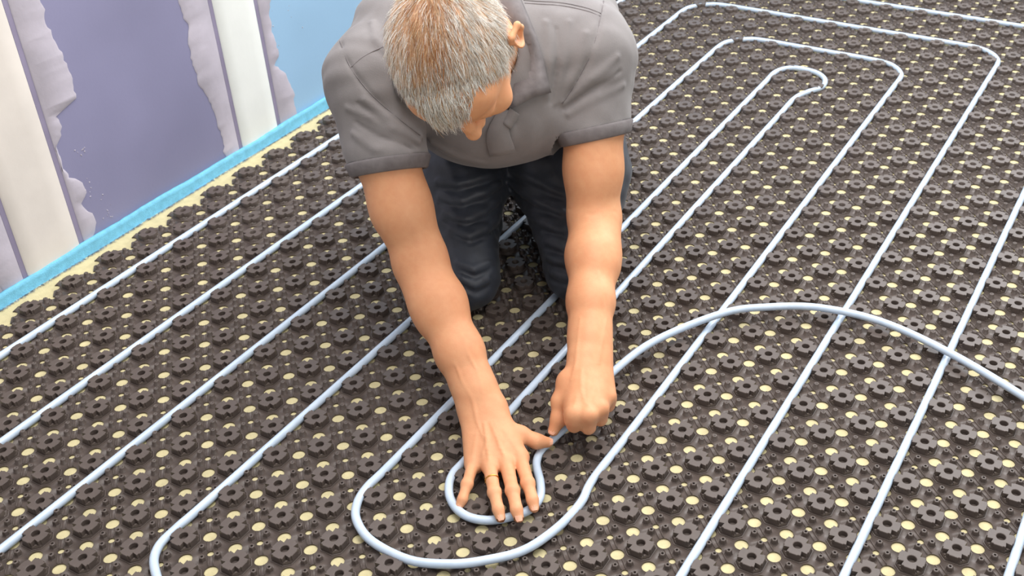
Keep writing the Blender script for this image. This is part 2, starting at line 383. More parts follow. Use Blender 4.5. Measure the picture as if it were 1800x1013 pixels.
# ------------------------------------------------------------------ implicit surfaces for the man
class Vol:
    """signed distance volume in the man's frame (right, forward, up)"""
    def __init__(s, lo, hi, h):
        s.lo = np.array(lo, float); s.h = h; s.n = np.ceil((np.array(hi) - s.lo) / h).astype(int) + 1
        s.f = np.full(s.n, .25, np.float32); s.ax = [(s.lo[k] + h * np.arange(s.n[k])).astype(np.float32) for k in range(3)]
    def block(s, lo, hi, pad):
        a = np.clip(np.floor((np.asarray(lo) - pad - s.lo) / s.h).astype(int), 0, s.n); b = np.clip(np.ceil((np.asarray(hi) + pad - s.lo) / s.h).astype(int) + 1, 0, s.n)
        sl = tuple(slice(a[k], b[k]) for k in range(3)); g = np.meshgrid(*[s.ax[k][sl[k]] for k in range(3)], indexing='ij', sparse=True)
        return sl, g
    def comb(s, sl, d, k, op):
        a = s.f[sl]
        if op == 'cut': d = -d; h = np.maximum(k - np.abs(a - d), 0) / k; s.f[sl] = np.maximum(a, d) + h * h * k * .25
        else: h = np.maximum(k - np.abs(a - d), 0) / k; s.f[sl] = np.minimum(a, d) - h * h * k * .25
    def cone(s, a, b, ra, rb, k=.012, op='add', squash=None):
        a = np.asarray(a, float); b = np.asarray(b, float); r = max(ra, rb)
        sl, (X, Y, Z) = s.block(np.minimum(a, b) - r, np.maximum(a, b) + r, max(k, .01) + .01)
        d = b - a; dd = max(d @ d, 1e-9); x, y, z = X - a[0], Y - a[1], Z - a[2]
        t = np.clip((x * d[0] + y * d[1] + z * d[2]) / dd, 0, 1)
        x = x - t * d[0]; y = y - t * d[1]; z = z - t * d[2]
        q = x * x + y * y + z * z
        if squash is not None:                      # flatten along a direction: squash = (direction, factor)
            u, fct = np.asarray(squash[0], float), squash[1]; u = u / np.linalg.norm(u); e = x * u[0] + y * u[1] + z * u[2]; q = q + e * e * (fct * fct - 1)
        s.comb(sl, np.sqrt(q) - (ra + (rb - ra) * t), k, op)
    def chain(s, P, R, k=.012, **kw):
        for i in range(len(P) - 1): s.cone(P[i], P[i + 1], R[i], R[i + 1], k, **kw)
    def ell(s, c, rad, ax=None, k=.012, op='add'):
        c = np.asarray(c, float); rad = np.asarray(rad, float); ax = np.eye(3) if ax is None else np.asarray(ax, float); r = rad.max()
        sl, (X, Y, Z) = s.block(c - r, c + r, max(k, .01) + .01); x, y, z = X - c[0], Y - c[1], Z - c[2]
        e = [x * ax[i][0] + y * ax[i][1] + z * ax[i][2] for i in range(3)]
        k0 = np.sqrt(sum((e[i] / rad[i]) ** 2 for i in range(3))); k1 = np.sqrt(sum((e[i] / rad[i] ** 2) ** 2 for i in range(3))) + 1e-9
        s.comb(sl, k0 * (k0 - 1) / k1, k, op)
    def ridge(s, P, wdt, amp):
        """raise (amp > 0) or sink the surface along a polyline"""
        P = np.asarray(P, float); sl, (X, Y, Z) = s.block(P.min(0), P.max(0), wdt * 2.6); best = None
        for i in range(len(P) - 1):
            a, d = P[i], P[i + 1] - P[i]; dd = max(d @ d, 1e-9); x, y, z = X - a[0], Y - a[1], Z - a[2]; t = np.clip((x * d[0] + y * d[1] + z * d[2]) / dd, 0, 1)
            q = (x - t * d[0]) ** 2 + (y - t * d[1]) ** 2 + (z - t * d[2]) ** 2; u = (i + t) / (len(P) - 1); q = q / (.35 + .65 * np.sin(np.pi * np.clip(u, .04, .96)))
            best = q if best is None else np.minimum(best, q)
        s.f[sl] -= (amp * np.exp(-best / (wdt * wdt))).astype(np.float32)
    def wave(s, fn):
        sl, g = s.block(s.lo, s.lo + s.h * s.n, 0); s.f += fn(*g).astype(np.float32)
    def sample(s, P):
        q = (np.asarray(P) - s.lo) / s.h; i = np.clip(np.floor(q).astype(int), 0, s.n - 2); fr = q - i; v = 0
        for a in (0, 1):
            for b in (0, 1):
                for c in (0, 1):
                    wgt = (fr[..., 0] if a else 1 - fr[..., 0]) * (fr[..., 1] if b else 1 - fr[..., 1]) * (fr[..., 2] if c else 1 - fr[..., 2])
                    v = v + wgt * s.f[i[..., 0] + a, i[..., 1] + b, i[..., 2] + c]
        return v
    def hit(s, x, y, t0=1.0, t1=2.8):
        """where the view ray through (x, y) meets the surface, in the man's frame"""
        ts = np.linspace(t0, t1, 1500); P = W2M(CAM + ts[:, None] * ray(x, y)); ok = np.all((P > s.lo) & (P < s.lo + s.h * (s.n - 2)), axis=1)
        v = np.where(ok, s.sample(P), 1.0); k = np.argmax(v < 0)
        return P[k] if v[k] < 0 else None
    def surface(s, name):
        f = s.f; ins = f < 0; nx, ny, nz = f.shape
        c = np.zeros((nx - 1, ny - 1, nz - 1), np.uint8)
        for a in (0, 1):
            for b in (0, 1):
                for d in (0, 1): c += ins[a:nx - 1 + a, b:ny - 1 + b, d:nz - 1 + d]
        act = (c > 0) & (c < 8); I = np.argwhere(act); idx = np.full(c.shape, -1, np.int32); idx[act] = np.arange(len(I))
        acc = np.zeros((len(I), 3)); cnt = np.zeros(len(I))
        corner_ = [(a, b, d) for a in (0, 1) for b in (0, 1) for d in (0, 1)]
        vals = {q: f[I[:, 0] + q[0], I[:, 1] + q[1], I[:, 2] + q[2]].astype(float) for q in corner_}
        for q in corner_:
            for ax in range(3):
                if q[ax]: continue
                r = list(q); r[ax] = 1; va, vb = vals[q], vals[tuple(r)]; m = (va < 0) != (vb < 0); t_ = np.where(m, va / np.where(m, va - vb, 1), 0)
                p = np.tile(np.array(q, float), (len(I), 1)); p[:, ax] += t_; acc += p * m[:, None]; cnt += m
        V = M2W(s.lo + s.h * (I + acc / cnt[:, None])); quads = []
        for ax in range(3):
            u, v = (ax + 1) % 3, (ax + 2) % 3; a = [slice(None)] * 3; b = [slice(None)] * 3; a[ax] = slice(0, -1); b[ax] = slice(1, None)
            E = np.argwhere(ins[tuple(a)] != ins[tuple(b)])
            lim = np.array(c.shape); E = E[(E[:, u] > 0) & (E[:, v] > 0) & (E[:, u] < lim[u]) & (E[:, v] < lim[v])]
            flip = ins[tuple(E.T)]; o = []
            for du, dv in ((1, 1), (0, 1), (0, 0), (1, 0)):
                q = E.copy(); q[:, u] -= du; q[:, v] -= dv; o.append(idx[tuple(q.T)])
            Q = np.stack(o, 1); Q[~flip] = Q[~flip][:, ::-1]; quads.append(Q)
        Q = np.vstack(quads); Q = Q[(Q >= 0).all(1)]
        return mesh_np(name, V, Q.ravel(), np.arange(len(Q)) * 4, True)

# ------------------------------------------------------------------ the kneeling man
def jz(x, y, z): return W2M(onz(x, y, z))
def unit(v): v = np.asarray(v, float); return v / np.linalg.norm(v)
RW = jz(850, 722, .060); RE = W2M(reach(743, 462, M2W(RW), .272)); RS = W2M(at(652, 140, 1.89))
LW = jz(1036, 628, .104); LE = W2M(reach(1042, 385, M2W(LW), .268)); LS = W2M(at(1040, 98, 1.96))
SM = (RS + LS) / 2; NB = SM + np.array([.0, .0, .035])
HC = W2M(at(801, 92, 1.650))
hz_ = unit((-.24, -.885, .40)); hy_ = np.array([.08, -.40, -.90]); hy_ = unit(hy_ - (hy_ @ hz_) * hz_); hx_ = np.cross(hz_, hy_)
HAX = np.stack([hx_, hy_, hz_])                         # rows: his left, face, crown
def hd(x, y, z): return HC + np.array([x, y, z]) @ HAX

# --- skin
vol = Vol((-.46, 1.20, .0), (.16, 1.98, .76), .0025)
vol.ell(hd(0, -.004, .022), (.0775, .098, .092), HAX, .02)                              # skull
vol.ell(hd(0, .030, -.050), (.060, .066, .075), HAX, .03)                               # jaw and cheeks
vol.ell(hd(0, .062, .045), (.060, .036, .050), HAX, .03)                                # forehead
vol.cone(hd(-.036, .083, .010), hd(.036, .083, .010), .0125, .0125, .014)               # brow ridge
for sx in (-1, 1):
    vol.ell(hd(sx * .031, .098, -.012), (.015, .010, .011), HAX, .012, 'cut')           # eye sockets
    vol.ell(hd(sx * .040, .070, -.034), (.026, .022, .020), HAX, .02)                   # cheekbones
    vol.ell(hd(sx * .031, .083, -.013), (.0135, .0120, .0105), HAX, .004)               # eyelids
vol.chain([hd(0, .093, .004), hd(0, .106, -.016), hd(0, .116, -.036)], [.008, .0095, .0125], .008)   # nose
for sx in (-1, 1): vol.ell(hd(sx * .012, .101, -.038), (.008, .010, .008), HAX, .006)
vol.cone(hd(-.018, .088, -.066), hd(.018, .088, -.066), .0085, .0085, .006); vol.cone(hd(-.016, .086, -.078), hd(.016, .086, -.078), .0095, .0095, .006)
vol.ridge([hd(-.024, .094, -.072), hd(0, .098, -.0715), hd(.024, .094, -.072)], .0022, -.003)
vol.ell(hd(0, .072, -.105), (.026, .022, .020), HAX, .02)                               # chin
for sx in (-1, 1):                                                                      # ears
    eax = np.stack([unit(sx * hx_ * .86 - hy_ * .5), unit(hy_ * .86 + sx * hx_ * .5), hz_])
    ek = 1.0 if sx > 0 else .90
    vol.ell(hd(sx * .088 * ek, -.012, -.004), (.0075, .020, .032), eax, .006)
    vol.ell(hd(sx * .096 * ek, -.008, -.001), (.0075, .010, .018), eax, .006, 'cut')
    vol.chain([hd(sx * .080, .004, .012), hd(sx * .093 * ek, -.008, .027), hd(sx * .101 * ek, -.026, .018), hd(sx * .098 * ek, -.024, -.010), hd(sx * .086, -.006, -.034)], [.0035, .0045, .0045, .004, .006], .004)
vol.chain([hd(0, -.030, -.045), NB], [.058, .066], .03)                                 # neck
for sx in (-1, 1): vol.cone(hd(sx * .05, -.02, -.03), NB + np.array([sx * .02, -.035, -.03]), .012, .012, .02)
vol.chain([RS, NB + np.array([0, .03, -.03]), LS], [.052, .075, .052], .03)             # shoulder girdle under the shirt
vol.ell(SM + np.array([0, .08, -.04]), (.15, .10, .10), None, .03)
def lerp(a, b, t): return a + (b - a) * t
def arm(S, E, Wr, side, bow, k=.03):
    U = lambda t: lerp(S, E, t) + np.array([bow * math.sin(math.pi * t), 0, 0]); A = lambda t: lerp(E, Wr, t)
    lat = unit(np.cross(Wr - E, (0, -.8, .6))) * side
    vol.chain([S, U(.35), U(.7), U(.93)], [.048, .0505, .0455, .0375], k)
    vol.chain([U(.9), E, A(.28), A(.62), A(.88), Wr], [.0360, .0345, .0400, .0350, .0275, .0255], k)
    vol.cone(A(.02) + lat * .012, A(.36) + lat * .012, .030, .029, .03)                 # forearm muscle on the thumb side
    vol.cone(A(.80) - lat * .008, Wr - lat * .010, .0220, .0200, .02); vol.cone(A(.80) + lat * .008, Wr + lat * .010, .0220, .0200, .02)
    vol.cone(U(.25) + np.array([0, -.012, .012]), U(.75) + np.array([0, -.010, .010]), .040, .035, .03)
arm(RS, RE, RW, 1, -.012); arm(LS, LE, LW, -1, .002)
# flat hand pressing the pipe down
HANDA = {'pinky': [(832, 815, .030), (821, 852, .029), (813, 878, .022), (808, 889, .016)], 'ring': [(861, 822, .036), (869, 866, .037), (876, 896, .031), (880, 911, .0245)],
         'middle': [(890, 815, .038), (901, 863, .039), (908, 896, .032), (912, 912, .0245)], 'index': [(914, 803, .036), (928, 850, .037), (936, 879, .030), (939, 893, .0235)]}
FR = {'pinky': (.0098, .0083, .0076, .0066), 'ring': (.0108, .0094, .0086, .0075), 'middle': (.0112, .0098, .0089, .0077), 'index': (.0110, .0097, .0088, .0077)}
offs = {'pinky': (-.020, -.004), 'ring': (-.007, .0), 'middle': (.006, .002), 'index': (.018, .0)}
handA = {f: [jz(*q) for q in HANDA[f]] for f in HANDA}
up = np.array([0, -.25, .97]); latA = unit(handA['index'][0] - handA['pinky'][0])
for f in handA:
    r0 = RW + latA * offs[f][0]; vol.cone(r0, handA[f][0] - up * .002, .0185, .0118, .018)
vol.cone(lerp(RW, handA['pinky'][0], .25) - up * .006 - latA * .004, handA['pinky'][0] - up * .006, .017, .011, .014)
for f in handA:
    P = handA[f]; R = FR[f]; vol.chain(P, R, .0045)
    vol.ell(P[0] + up * .0012, (R[0] * .9,) * 3, None, .006); vol.ell(P[1] + up * .0004, (R[1] * 1.04,) * 3, None, .005)
    d = unit(P[1] - P[0]); s_ = unit(np.cross(d, up))
    for o_ in (-.0035, -.001, .0018, .0042):                                             # knuckle creases
        c_ = P[1] + d * o_ + up * R[1]; vol.ridge([c_ - s_ * .006, c_ + up * .0004, c_ + s_ * .006], .0009, -.0009)
    c_ = P[2] + up * R[2]; vol.ridge([c_ - s_ * .005, c_ + s_ * .005], .0009, -.0008)
    vol.ridge([lerp(RW, P[0], .35) + up * .018, lerp(RW, P[0], .7) + up * .0145, P[0] + up * .0115], .0030, .0026)   # tendons
TA = [jz(872, 752, .046), jz(915, 764, .041), jz(943, 776, .033), jz(963, 778, .026)]
vol.chain([RW + latA * .012, TA[0], TA[1], TA[2], TA[3]], [.017, .0165, .0125, .0108, .0085], .010)
vol.cone(TA[0], handA['index'][0] - up * .004, .012, .009, .016)                        # web of the thumb
# fist round the pipe
HB = {'index': (1010, 728, .082), 'middle': (1035, 730, .084), 'ring': (1056, 718, .080), 'pinky': (1070, 697, .074)}
handB = {f: jz(*HB[f]) for f in HB}; latB = unit(handB['pinky'] - handB['index'])
for k_, f in enumerate(('index', 'middle', 'ring', 'pinky')):
    m_ = handB[f]; r_ = (.0125, .0125, .0118, .0108)[k_]
    vol.cone(LW + latB * (-.018 + .012 * k_), m_, .0190, r_, .018)
    vol.cone(LW + latB * (-.014 + .009 * k_) + np.array([0, .004, -.016]), m_ + np.array([0, .010, -.016]), .017, .012, .018)
for k_, f in enumerate(('index', 'middle', 'ring', 'pinky')):
    m_ = handB[f]; q_ = (1, 1.05, .97, .85)[k_]; P = [m_, m_ + np.array([-.001, .003, -.026 * q_]), m_ + np.array([-.002, .024, -.036 * q_]), m_ + np.array([-.002, .034, -.022 * q_])]
    r_ = (.0115, .0118, .0112, .0102)[k_]; vol.chain(P, [r_, r_ * .95, r_ * .88, r_ * .8], .0045); vol.ell(m_ + np.array([0, -.001, .002]), (r_ * .98,) * 3, None, .006)
    vol.ridge([lerp(LW, m_, .4) + np.array([0, -.006, .017]), lerp(LW, m_, .75) + np.array([0, -.004, .014]), m_ + np.array([0, -.002, .0125])], .0034, .0018)
TB = [jz(1000, 672, .088), jz(985, 706, .068), jz(982, 736, .048), jz(973, 757, .0325)]
vol.chain([LW - latB * .010, TB[0], TB[1], TB[2], TB[3]], [.018, .018, .0138, .0118, .0092], .009)
vol.cone(TB[0], handB['index'] + np.array([-.002, 0, -.012]), .013, .011, .014)
def vein(V, P, wdt=.0026, amp=.0018):
    Q = [V.hit(*p) for p in P]; Q = [q for q in Q if q is not None]
    if len(Q) > 1: V.ridge(Q, wdt, amp)
for P in ([(812, 590), (822, 620), (838, 650), (848, 690)], [(800, 640), (812, 670), (830, 700), (838, 740), (850, 770)], [(1052, 480), (1058, 520), (1066, 560), (1058, 600), (1052, 640)],
          [(1020, 560), (1016, 600), (1012, 640), (1004, 670)], [(1040, 650), (1045, 680), (1040, 705)], [(868, 740), (878, 765), (876, 790)], [(850, 745), (856, 775), (848, 800)], [(1022, 650), (1022, 685), (1030, 712)]): vein(vol, P)
for P in ([(1000, 368), (1040, 378), (1082, 372)],): vein(vol, P, .005, -.0008)   # crook of the elbows
t = NT('sun_tanned_skin')
c1 = t.ramp(t.noise(9, 4), (.3, lin(206, 140, 98)), (.7, lin(222, 164, 122))); c2 = t.ramp(t.noise(70, 3), (.3, lin(212, 148, 110)), (.7, lin(224, 168, 128)))
t.set(Base_Color=t.mix(.4, c1, c2), Roughness=.56, Specular_IOR_Level=.35, Subsurface_Weight=.18, Subsurface_Radius=(.012, .005, .003), Subsurface_Scale=.6)
t.bump(t.noise(420, 4), .22, .0008); m_skin = t.m
person = link('person', vol.surface('person'), m_skin)
tag(person, 'kneeling man in grey polo shirt and dark trousers pressing the pipe into the floor', 'person')

# --- finger nails
m_nail = simple('finger_nail', lin(226, 168, 138), .3, .03, 60)
def nail(P, Q, r, n_up):
    """nail on the back of the finger tip P (Q is the joint before it)"""
    d = unit(P - Q); u = unit(n_up - (n_up @ d) * d); s_ = np.cross(d, u); mb = MB(); nu, nv = 6, 5
    for i in range(nu):
        for j in range(nv):
            a = (j / (nv - 1) - .5) * 1.6; l = (i / (nu - 1) - .62) * r * 1.5; e = 1 - .25 * max(0, i / (nu - 1) - .7) / .3
            mb.V.append(M2W(P + d * (l + .001) + (s_ * math.sin(a * e) + u * math.cos(a * e)) * (r * 1.015 + .0002 - .0012 * (i / (nu - 1)) ** 2)))
    for i in range(nu - 1):
        for j in range(nv - 1): q = i * nv + j; mb.F.append((q, q + 1, q + nv + 1, q + nv))
    link('finger_nail', mb.mesh('finger_nail', True), m_nail, person)
for f in handA: nail(handA[f][3], handA[f][2], FR[f][3], up)
nail(TA[3], TA[2], .0085, np.array([.2, -.5, .8])); nail(TB[3], TB[2], .0092, np.array([-.35, -.75, .4]))

# --- ring
P = handA['ring']; c_ = lerp(P[0], P[1], .52); d = unit(P[1] - P[0]); u = unit(up - (up @ d) * d); s_ = np.cross(d, u); rr = lerp(FR['ring'][0], FR['ring'][1], .5) + .0004
circ = [M2W(c_ + (s_ * math.cos(a) + u * math.sin(a)) * rr) for a in np.arange(41) * 2 * math.pi / 40]
m_gold = simple('gold', lin(226, 176, 92), .22, .03, 30, Metallic=1.0)
tag(link('ring', tube(circ, .0011, 8).mesh('ring', True), m_gold), 'gold wedding ring on the finger of the flat hand', 'ring')

# --- trousers
KA, KB = np.array([-.196, 1.785, .064]), np.array([.012, 1.800, .070]); PA, PB = np.array([-.215, 2.15, .30]), np.array([-.005, 2.17, .30])
tv = Vol((-.42, 1.66, .012), (.24, 2.72, .56), .004)
for K_, H_, sx in ((KA, PA, -1), (KB, PB, 1)):
    tv.chain([H_, lerp(H_, K_, .55), K_], [.108, (.080 if sx < 0 else .110), (.047 if sx < 0 else .062)], .03); tv.ell(K_ + np.array([0, -.004, -.012]), (.048, .050, .052), None, .02)
    ank = np.array([K_[0] - sx * .01 + sx * .03, 2.32, .062]); tv.chain([K_ + np.array([0, .02, -.008]), lerp(K_, ank, .4), ank], [.056, .060, .045], .03)
tv.ell((-.09, 2.22, .33), (.19, .13, .14), None, .05)
tv.wave(lambda X, Y, Z: .0016 * np.sin(38 * X + 55 * Z + 8 * np.sin(17 * Y)) * np.sin(60 * Y + 30 * Z) + .0009 * np.sin(120 * Z + 40 * X + 6 * np.sin(30 * X)))
def folds(V, L, wdt, amp):
    for P in L: vein(V, P, wdt, amp)
tf = [[(768, 318), (805, 322), (845, 312), (878, 300)], [(772, 345), (810, 352), (850, 340), (880, 322)], [(782, 374), (818, 384), (852, 372), (878, 350)], [(792, 402), (826, 414), (856, 402), (876, 384)], [(805, 462), (832, 474), (860, 462)], [(812, 490), (836, 502), (858, 492)],
      [(893, 318), (915, 338), (950, 358), (990, 372)], [(897, 345), (920, 370), (952, 392), (990, 404)], [(904, 372), (928, 402), (958, 424), (992, 436)], [(914, 402), (936, 432), (962, 452), (992, 462)], [(926, 432), (946, 460), (968, 478), (994, 488)], [(900, 298), (930, 312), (965, 330), (990, 340)]]
folds(tv, tf, .0062, .0085)
folds(tv, [[(x + 1, y + 13) for x, y in P] for P in tf], .0055, -.0060)
folds(tv, [[(800, 440), (835, 446), (868, 440)]], .003, .002)
f_ = tv.f; zi = tv.ax[2][None, None, :]; tv.f = np.maximum(f_, .0165 - zi)
t = NT('dark_work_trouser_cloth'); t.set(Base_Color=t.ramp(t.noise(24, 4), (.3, lin(38, 42, 50)), (.75, lin(58, 63, 73))), Roughness=.5, Sheen_Weight=.08)
t.bump(t.noise(650, 2), .35, .0008); m_trouser = t.m
trousers = link('trousers', tv.surface('trousers'), m_trouser, person); trousers['label'] = 'dark slate work trousers with creased thighs'
m_boot = simple('black_leather', lin(34, 31, 30), .5, .08, 50, .2, 200)
for sx, ax_ in ((-1, -.21), (1, .02)):
    bv = Vol((ax_ - .09, 2.24, .012), (ax_ + .09, 2.66, .18), .004); bv.chain([(ax_, 2.33, .062), (ax_, 2.42, .066), (ax_, 2.50, .060)], [.047, .046, .040], .02); bv.ell((ax_, 2.53, .055), (.043, .060, .045), None, .02)
    bv.f = np.maximum(bv.f, .0165 - bv.ax[2][None, None, :]); link('boot', bv.surface('boot'), m_boot, person)

# --- polo shirt
sv = Vol((-.47, 1.50, .14), (.20, 2.42, .72), .003)
PM = np.array([-.09, 2.24, .40]); tt = unit(PM - SM); lx = unit(LS - RS); lx = unit(lx - (lx @ tt) * tt); nz_ = np.cross(lx, tt); nz_ = nz_ if nz_[2] > 0 else -nz_; TAX = np.stack([lx, tt, nz_])
def td(x, y, z): return SM + np.array([x, y, z]) @ TAX
sv.ell(td(0, .12, -.025), (.190, .19, .140), TAX, .04); sv.ell(td(0, .12, .035), (.205, .16, .085), TAX, .06)
sv.ell(td(0, .07, -.085), (.150, .14, .105), TAX, .05)
sv.ell(td(0, .33, -.03), (.175, .20, .13), TAX, .05)
sv.chain([RS + np.array([.015, .012, .0]), NB + np.array([0, .045, -.01]), LS + np.array([-.015, .012, .0])], [.072, .090, .072], .04)
sv.cone(RS + np.array([.040, .10, .045]), LS + np.array([-.035, .10, .035]), .075, .075, .06)
RU, LU = lerp(RS, RE, .44) + np.array([-.010, 0, 0]), lerp(LS, LE, .44)
sv.chain([RS, RU + (RU - RS) * .15], [.0695, .0680], .03); sv.chain([LS, LU + (LU - LS) * .15], [.0675, .0665], .03)
sv.cone(RS, lerp(RS, td(-.10, .16, -.08), .8), .06, .07, .05); sv.cone(LS, lerp(LS, td(.10, .16, -.08), .8), .06, .07, .05)
def slice_off(V, c, n, rad):
    sl, (X, Y, Z) = V.block(c - .12, c + .12, 0); x, y, z = X - c[0], Y - c[1], Z - c[2]; d = x * n[0] + y * n[1] + z * n[2]
    q = np.sqrt(np.maximum(x * x + y * y + z * z - d * d, 0)); V.f[sl] = np.where(d < .11, np.maximum(V.f[sl], d - 5 * np.maximum(0, q - rad + .006)), V.f[sl])
nR, nL = unit(unit(RE - RS) + np.array([-.12, 0, 0])), unit(unit(LE - LS) + np.array([.20, 0, 0]))
slice_off(sv, RU, nR, .080); slice_off(sv, LU, nL, .078)
sv.chain([NB + np.array([0, .02, -.035]), hd(0, -.03, -.05)], [.060, .066], .01, op='cut')
sv.wave(lambda X, Y, Z: .0011 * np.sin(26 * X + 7 * np.sin(19 * Z + 11 * Y)) * np.sin(31 * Y + 9 * X) + .0006 * np.sin(70 * X + 55 * Z + 5 * np.sin(40 * Y)))
folds(sv, [[(612, 190), (650, 205), (690, 225), (735, 250)], [(640, 175), (680, 205), (740, 240)], [(622, 235), (660, 262), (720, 270)], [(655, 40), (662, 70), (680, 95)], [(1085, 100), (1040, 140), (990, 180)],
           [(1095, 150), (1050, 170), (1000, 200)], [(960, 40), (966, 110), (960, 170)], [(1000, 40), (990, 110), (975, 180)], [(1030, 60), (1015, 120), (985, 175)], [(900, 225), (895, 260), (888, 298)], [(760, 250), (800, 272), (850, 285)]], .0075, .0055)
folds(sv, [[(630, 182), (665, 212), (735, 258)], [(625, 215), (665, 240), (725, 262)], [(1090, 125), (1040, 158), (992, 192)], [(978, 50), (978, 120), (968, 180)], [(600, 75), (617, 120), (650, 165), (690, 205), (735, 240)], [(1060, 10), (1050, 60), (1030, 115), (995, 175)]], .005, -.003)
t = NT('grey_pique_cotton'); wv = t.n('ShaderNodeTexVoronoi'); wv.inputs['Scale'].default_value = 520; t.l(t.co, wv.inputs['Vector'])
t.set(Base_Color=t.ramp(t.noise(16, 4), (.3, lin(118, 113, 113)), (.7, lin(133, 128, 128))), Roughness=.88, Sheen_Weight=.15); t.bump(wv.outputs['Distance'], .22, .0006); m_shirt = t.m
t = NT('grey_ribbed_knit'); t.set(Base_Color=t.ramp(t.noise(60, 3), (.3, lin(106, 100, 101)), (.7, lin(122, 116, 117))), Roughness=.9); t.bump(t.noise(900, 2), .4, .0006); m_rib = t.m
shirt = link('polo_shirt', sv.surface('polo_shirt'), m_shirt, person); shirt['label'] = 'grey short-sleeved polo shirt'
def cuff(c, n, r0, r1, V):
    """ribbed band closing a sleeve, following the sleeve's own outline"""
    a0 = unit(np.cross(n, (0, 1, .3))); b0 = np.cross(n, a0); N = 160; rings = [[], [], [], [], [], []]
    base = []
    for i in range(N):
        a = i * 2 * math.pi / N; dr = a0 * math.cos(a) + b0 * math.sin(a); rs_ = np.linspace(.035, .10, 130); v = V.sample(c - n * .006 + dr * rs_[:, None]); k = np.argmax(v > 0); base.append(rs_[k] if v[k] > 0 else r0)
    base = np.array(base); base = np.minimum(base, r0 + .012); ker = np.ones(15) / 15; base = np.convolve(np.r_[base[-7:], base, base[:7]], ker, 'valid')
    for i in range(N):
        a = i * 2 * math.pi / N; dr = a0 * math.cos(a) + b0 * math.sin(a); rb = base[i]; w_ = .0005 * (i % 2)
        for k, (l, q) in enumerate(((-.003, .0005), (.001, .0028), (.018, .0012 ), (.0205, -.0005), (.019, -.006), (.002, -.008))): rings[k].append(M2W(c + n * l + dr * (rb * (1 - .09 * max(l, 0) / .02) + q + w_)))
    mb = MB(); mb.rings(rings); return link('sleeve_cuff', mb.mesh('sleeve_cuff', True), m_rib, shirt)
cuff(RU, nR, .066, .06, sv); cuff(LU, nL, .064, .06, sv)
def normal(V, p, e=.004):
    g = np.array([V.sample(p + d_) - V.sample(p - d_) for d_ in np.eye(3) * e]); return unit(g)
def on_shirt(P, lift):
    out = []
    for p in P:
        h_ = sv.hit(*p)
        if h_ is not None: out.append(h_ + normal(sv, h_) * lift)
    return np.array(out)
def seam(P, r=.0011):
    Q = on_shirt(catmull(np.array(P, float), 6), .0004)
    if len(Q) > 2:
        for _ in range(2): Q[1:-1] = (Q[:-2] + Q[1:-1] * 2 + Q[2:]) / 4
        link('seam', tube([M2W(q) for q in Q], r, 6).mesh('seam', True), m_rib, shirt)
for P in ([(590, 50), (600, 78), (617, 120), (650, 163), (690, 200), (738, 238)], [(617, 119), (640, 99), (674, 82)], [(920, 1), (985, 5), (1030, 14), (1056, 24)], [(1061, 2), (1055, 30), (1042, 85), (1015, 140), (988, 182)], [(922, 6), (985, 10), (1030, 19), (1055, 29)]): seam(P)
def leaf(name, rows, lift, m, parent, th=.0022):
    """thin cloth piece laid over the shirt: rows of pixel polylines; lift per row"""
    G = []; n = 14
    for P, l in zip(rows, lift):
        Q = catmull(np.array(P, float), 8); Q = Q[np.linspace(0, len(Q) - 1, n).astype(int)]; R = []
        for p in Q:
            h_ = sv.hit(*p)
            if h_ is None: h_ = R[-1] if R else SM
            R.append(h_ + unit(normal(sv, h_) + np.array([0, -.3, .2])) * l)
        G.append(R)
    G = np.array(G)
    for _ in range(3): G[:, 1:-1] = (G[:, :-2] + 2 * G[:, 1:-1] + G[:, 2:]) / 4
    nr = len(G); mb = MB(); nrm = np.cross(np.gradient(G, axis=0), np.gradient(G, axis=1)); nrm /= np.linalg.norm(nrm, axis=2)[..., None] + 1e-9
    if (nrm[..., 2].mean() < 0): nrm = -nrm
    top = G.reshape(-1, 3); bot = (G - nrm * th).reshape(-1, 3); mb.V = [M2W(p) for p in top] + [M2W(p) for p in bot]; K = nr * n
    idx = lambda i, j, b=0: i * n + j + b * K
    for i in range(nr - 1):
        for j in range(n - 1): mb.F += [(idx(i, j), idx(i, j + 1), idx(i + 1, j + 1), idx(i + 1, j)), (idx(i, j, 1), idx(i + 1, j, 1), idx(i + 1, j + 1, 1), idx(i, j + 1, 1))]
    for j in range(n - 1): mb.F += [(idx(0, j), idx(0, j, 1), idx(0, j + 1, 1), idx(0, j + 1)), (idx(nr - 1, j), idx(nr - 1, j + 1), idx(nr - 1, j + 1, 1), idx(nr - 1, j, 1))]
    for i in range(nr - 1): mb.F += [(idx(i, 0), idx(i + 1, 0), idx(i + 1, 0, 1), idx(i, 0, 1)), (idx(i, n - 1), idx(i, n - 1, 1), idx(i + 1, n - 1, 1), idx(i + 1, n - 1))]
    return link(name, mb.mesh(name, True), m, parent)
leaf('collar', [[(858, -40), (868, 40), (872, 110), (880, 190)], [(880, -42), (900, 40), (905, 110), (905, 186)], [(890, -42), (922, 40), (938, 110), (938, 168)], [(896, -42), (934, 45), (957, 110), (965, 162)]], [.012, .016, .013, .006], m_rib, shirt)
leaf('collar', [[(740, -40), (730, 40), (728, 110), (735, 190)], [(715, -40), (700, 40), (698, 110), (705, 180)], [(700, -38), (680, 45), (684, 110), (694, 165)]], [.012, .014, .006], m_rib, shirt)
leaf('placket', [[(878, 190), (856, 232), (862, 271)], [(892, 192), (876, 228), (880, 268)], [(908, 196), (895, 225), (905, 262)]], [.005, .006, .005], m_shirt, shirt, .003)
leaf('placket', [[(896, 188), (884, 215)], [(912, 200), (898, 226)]], [.010, .009], m_shirt, shirt, .003)

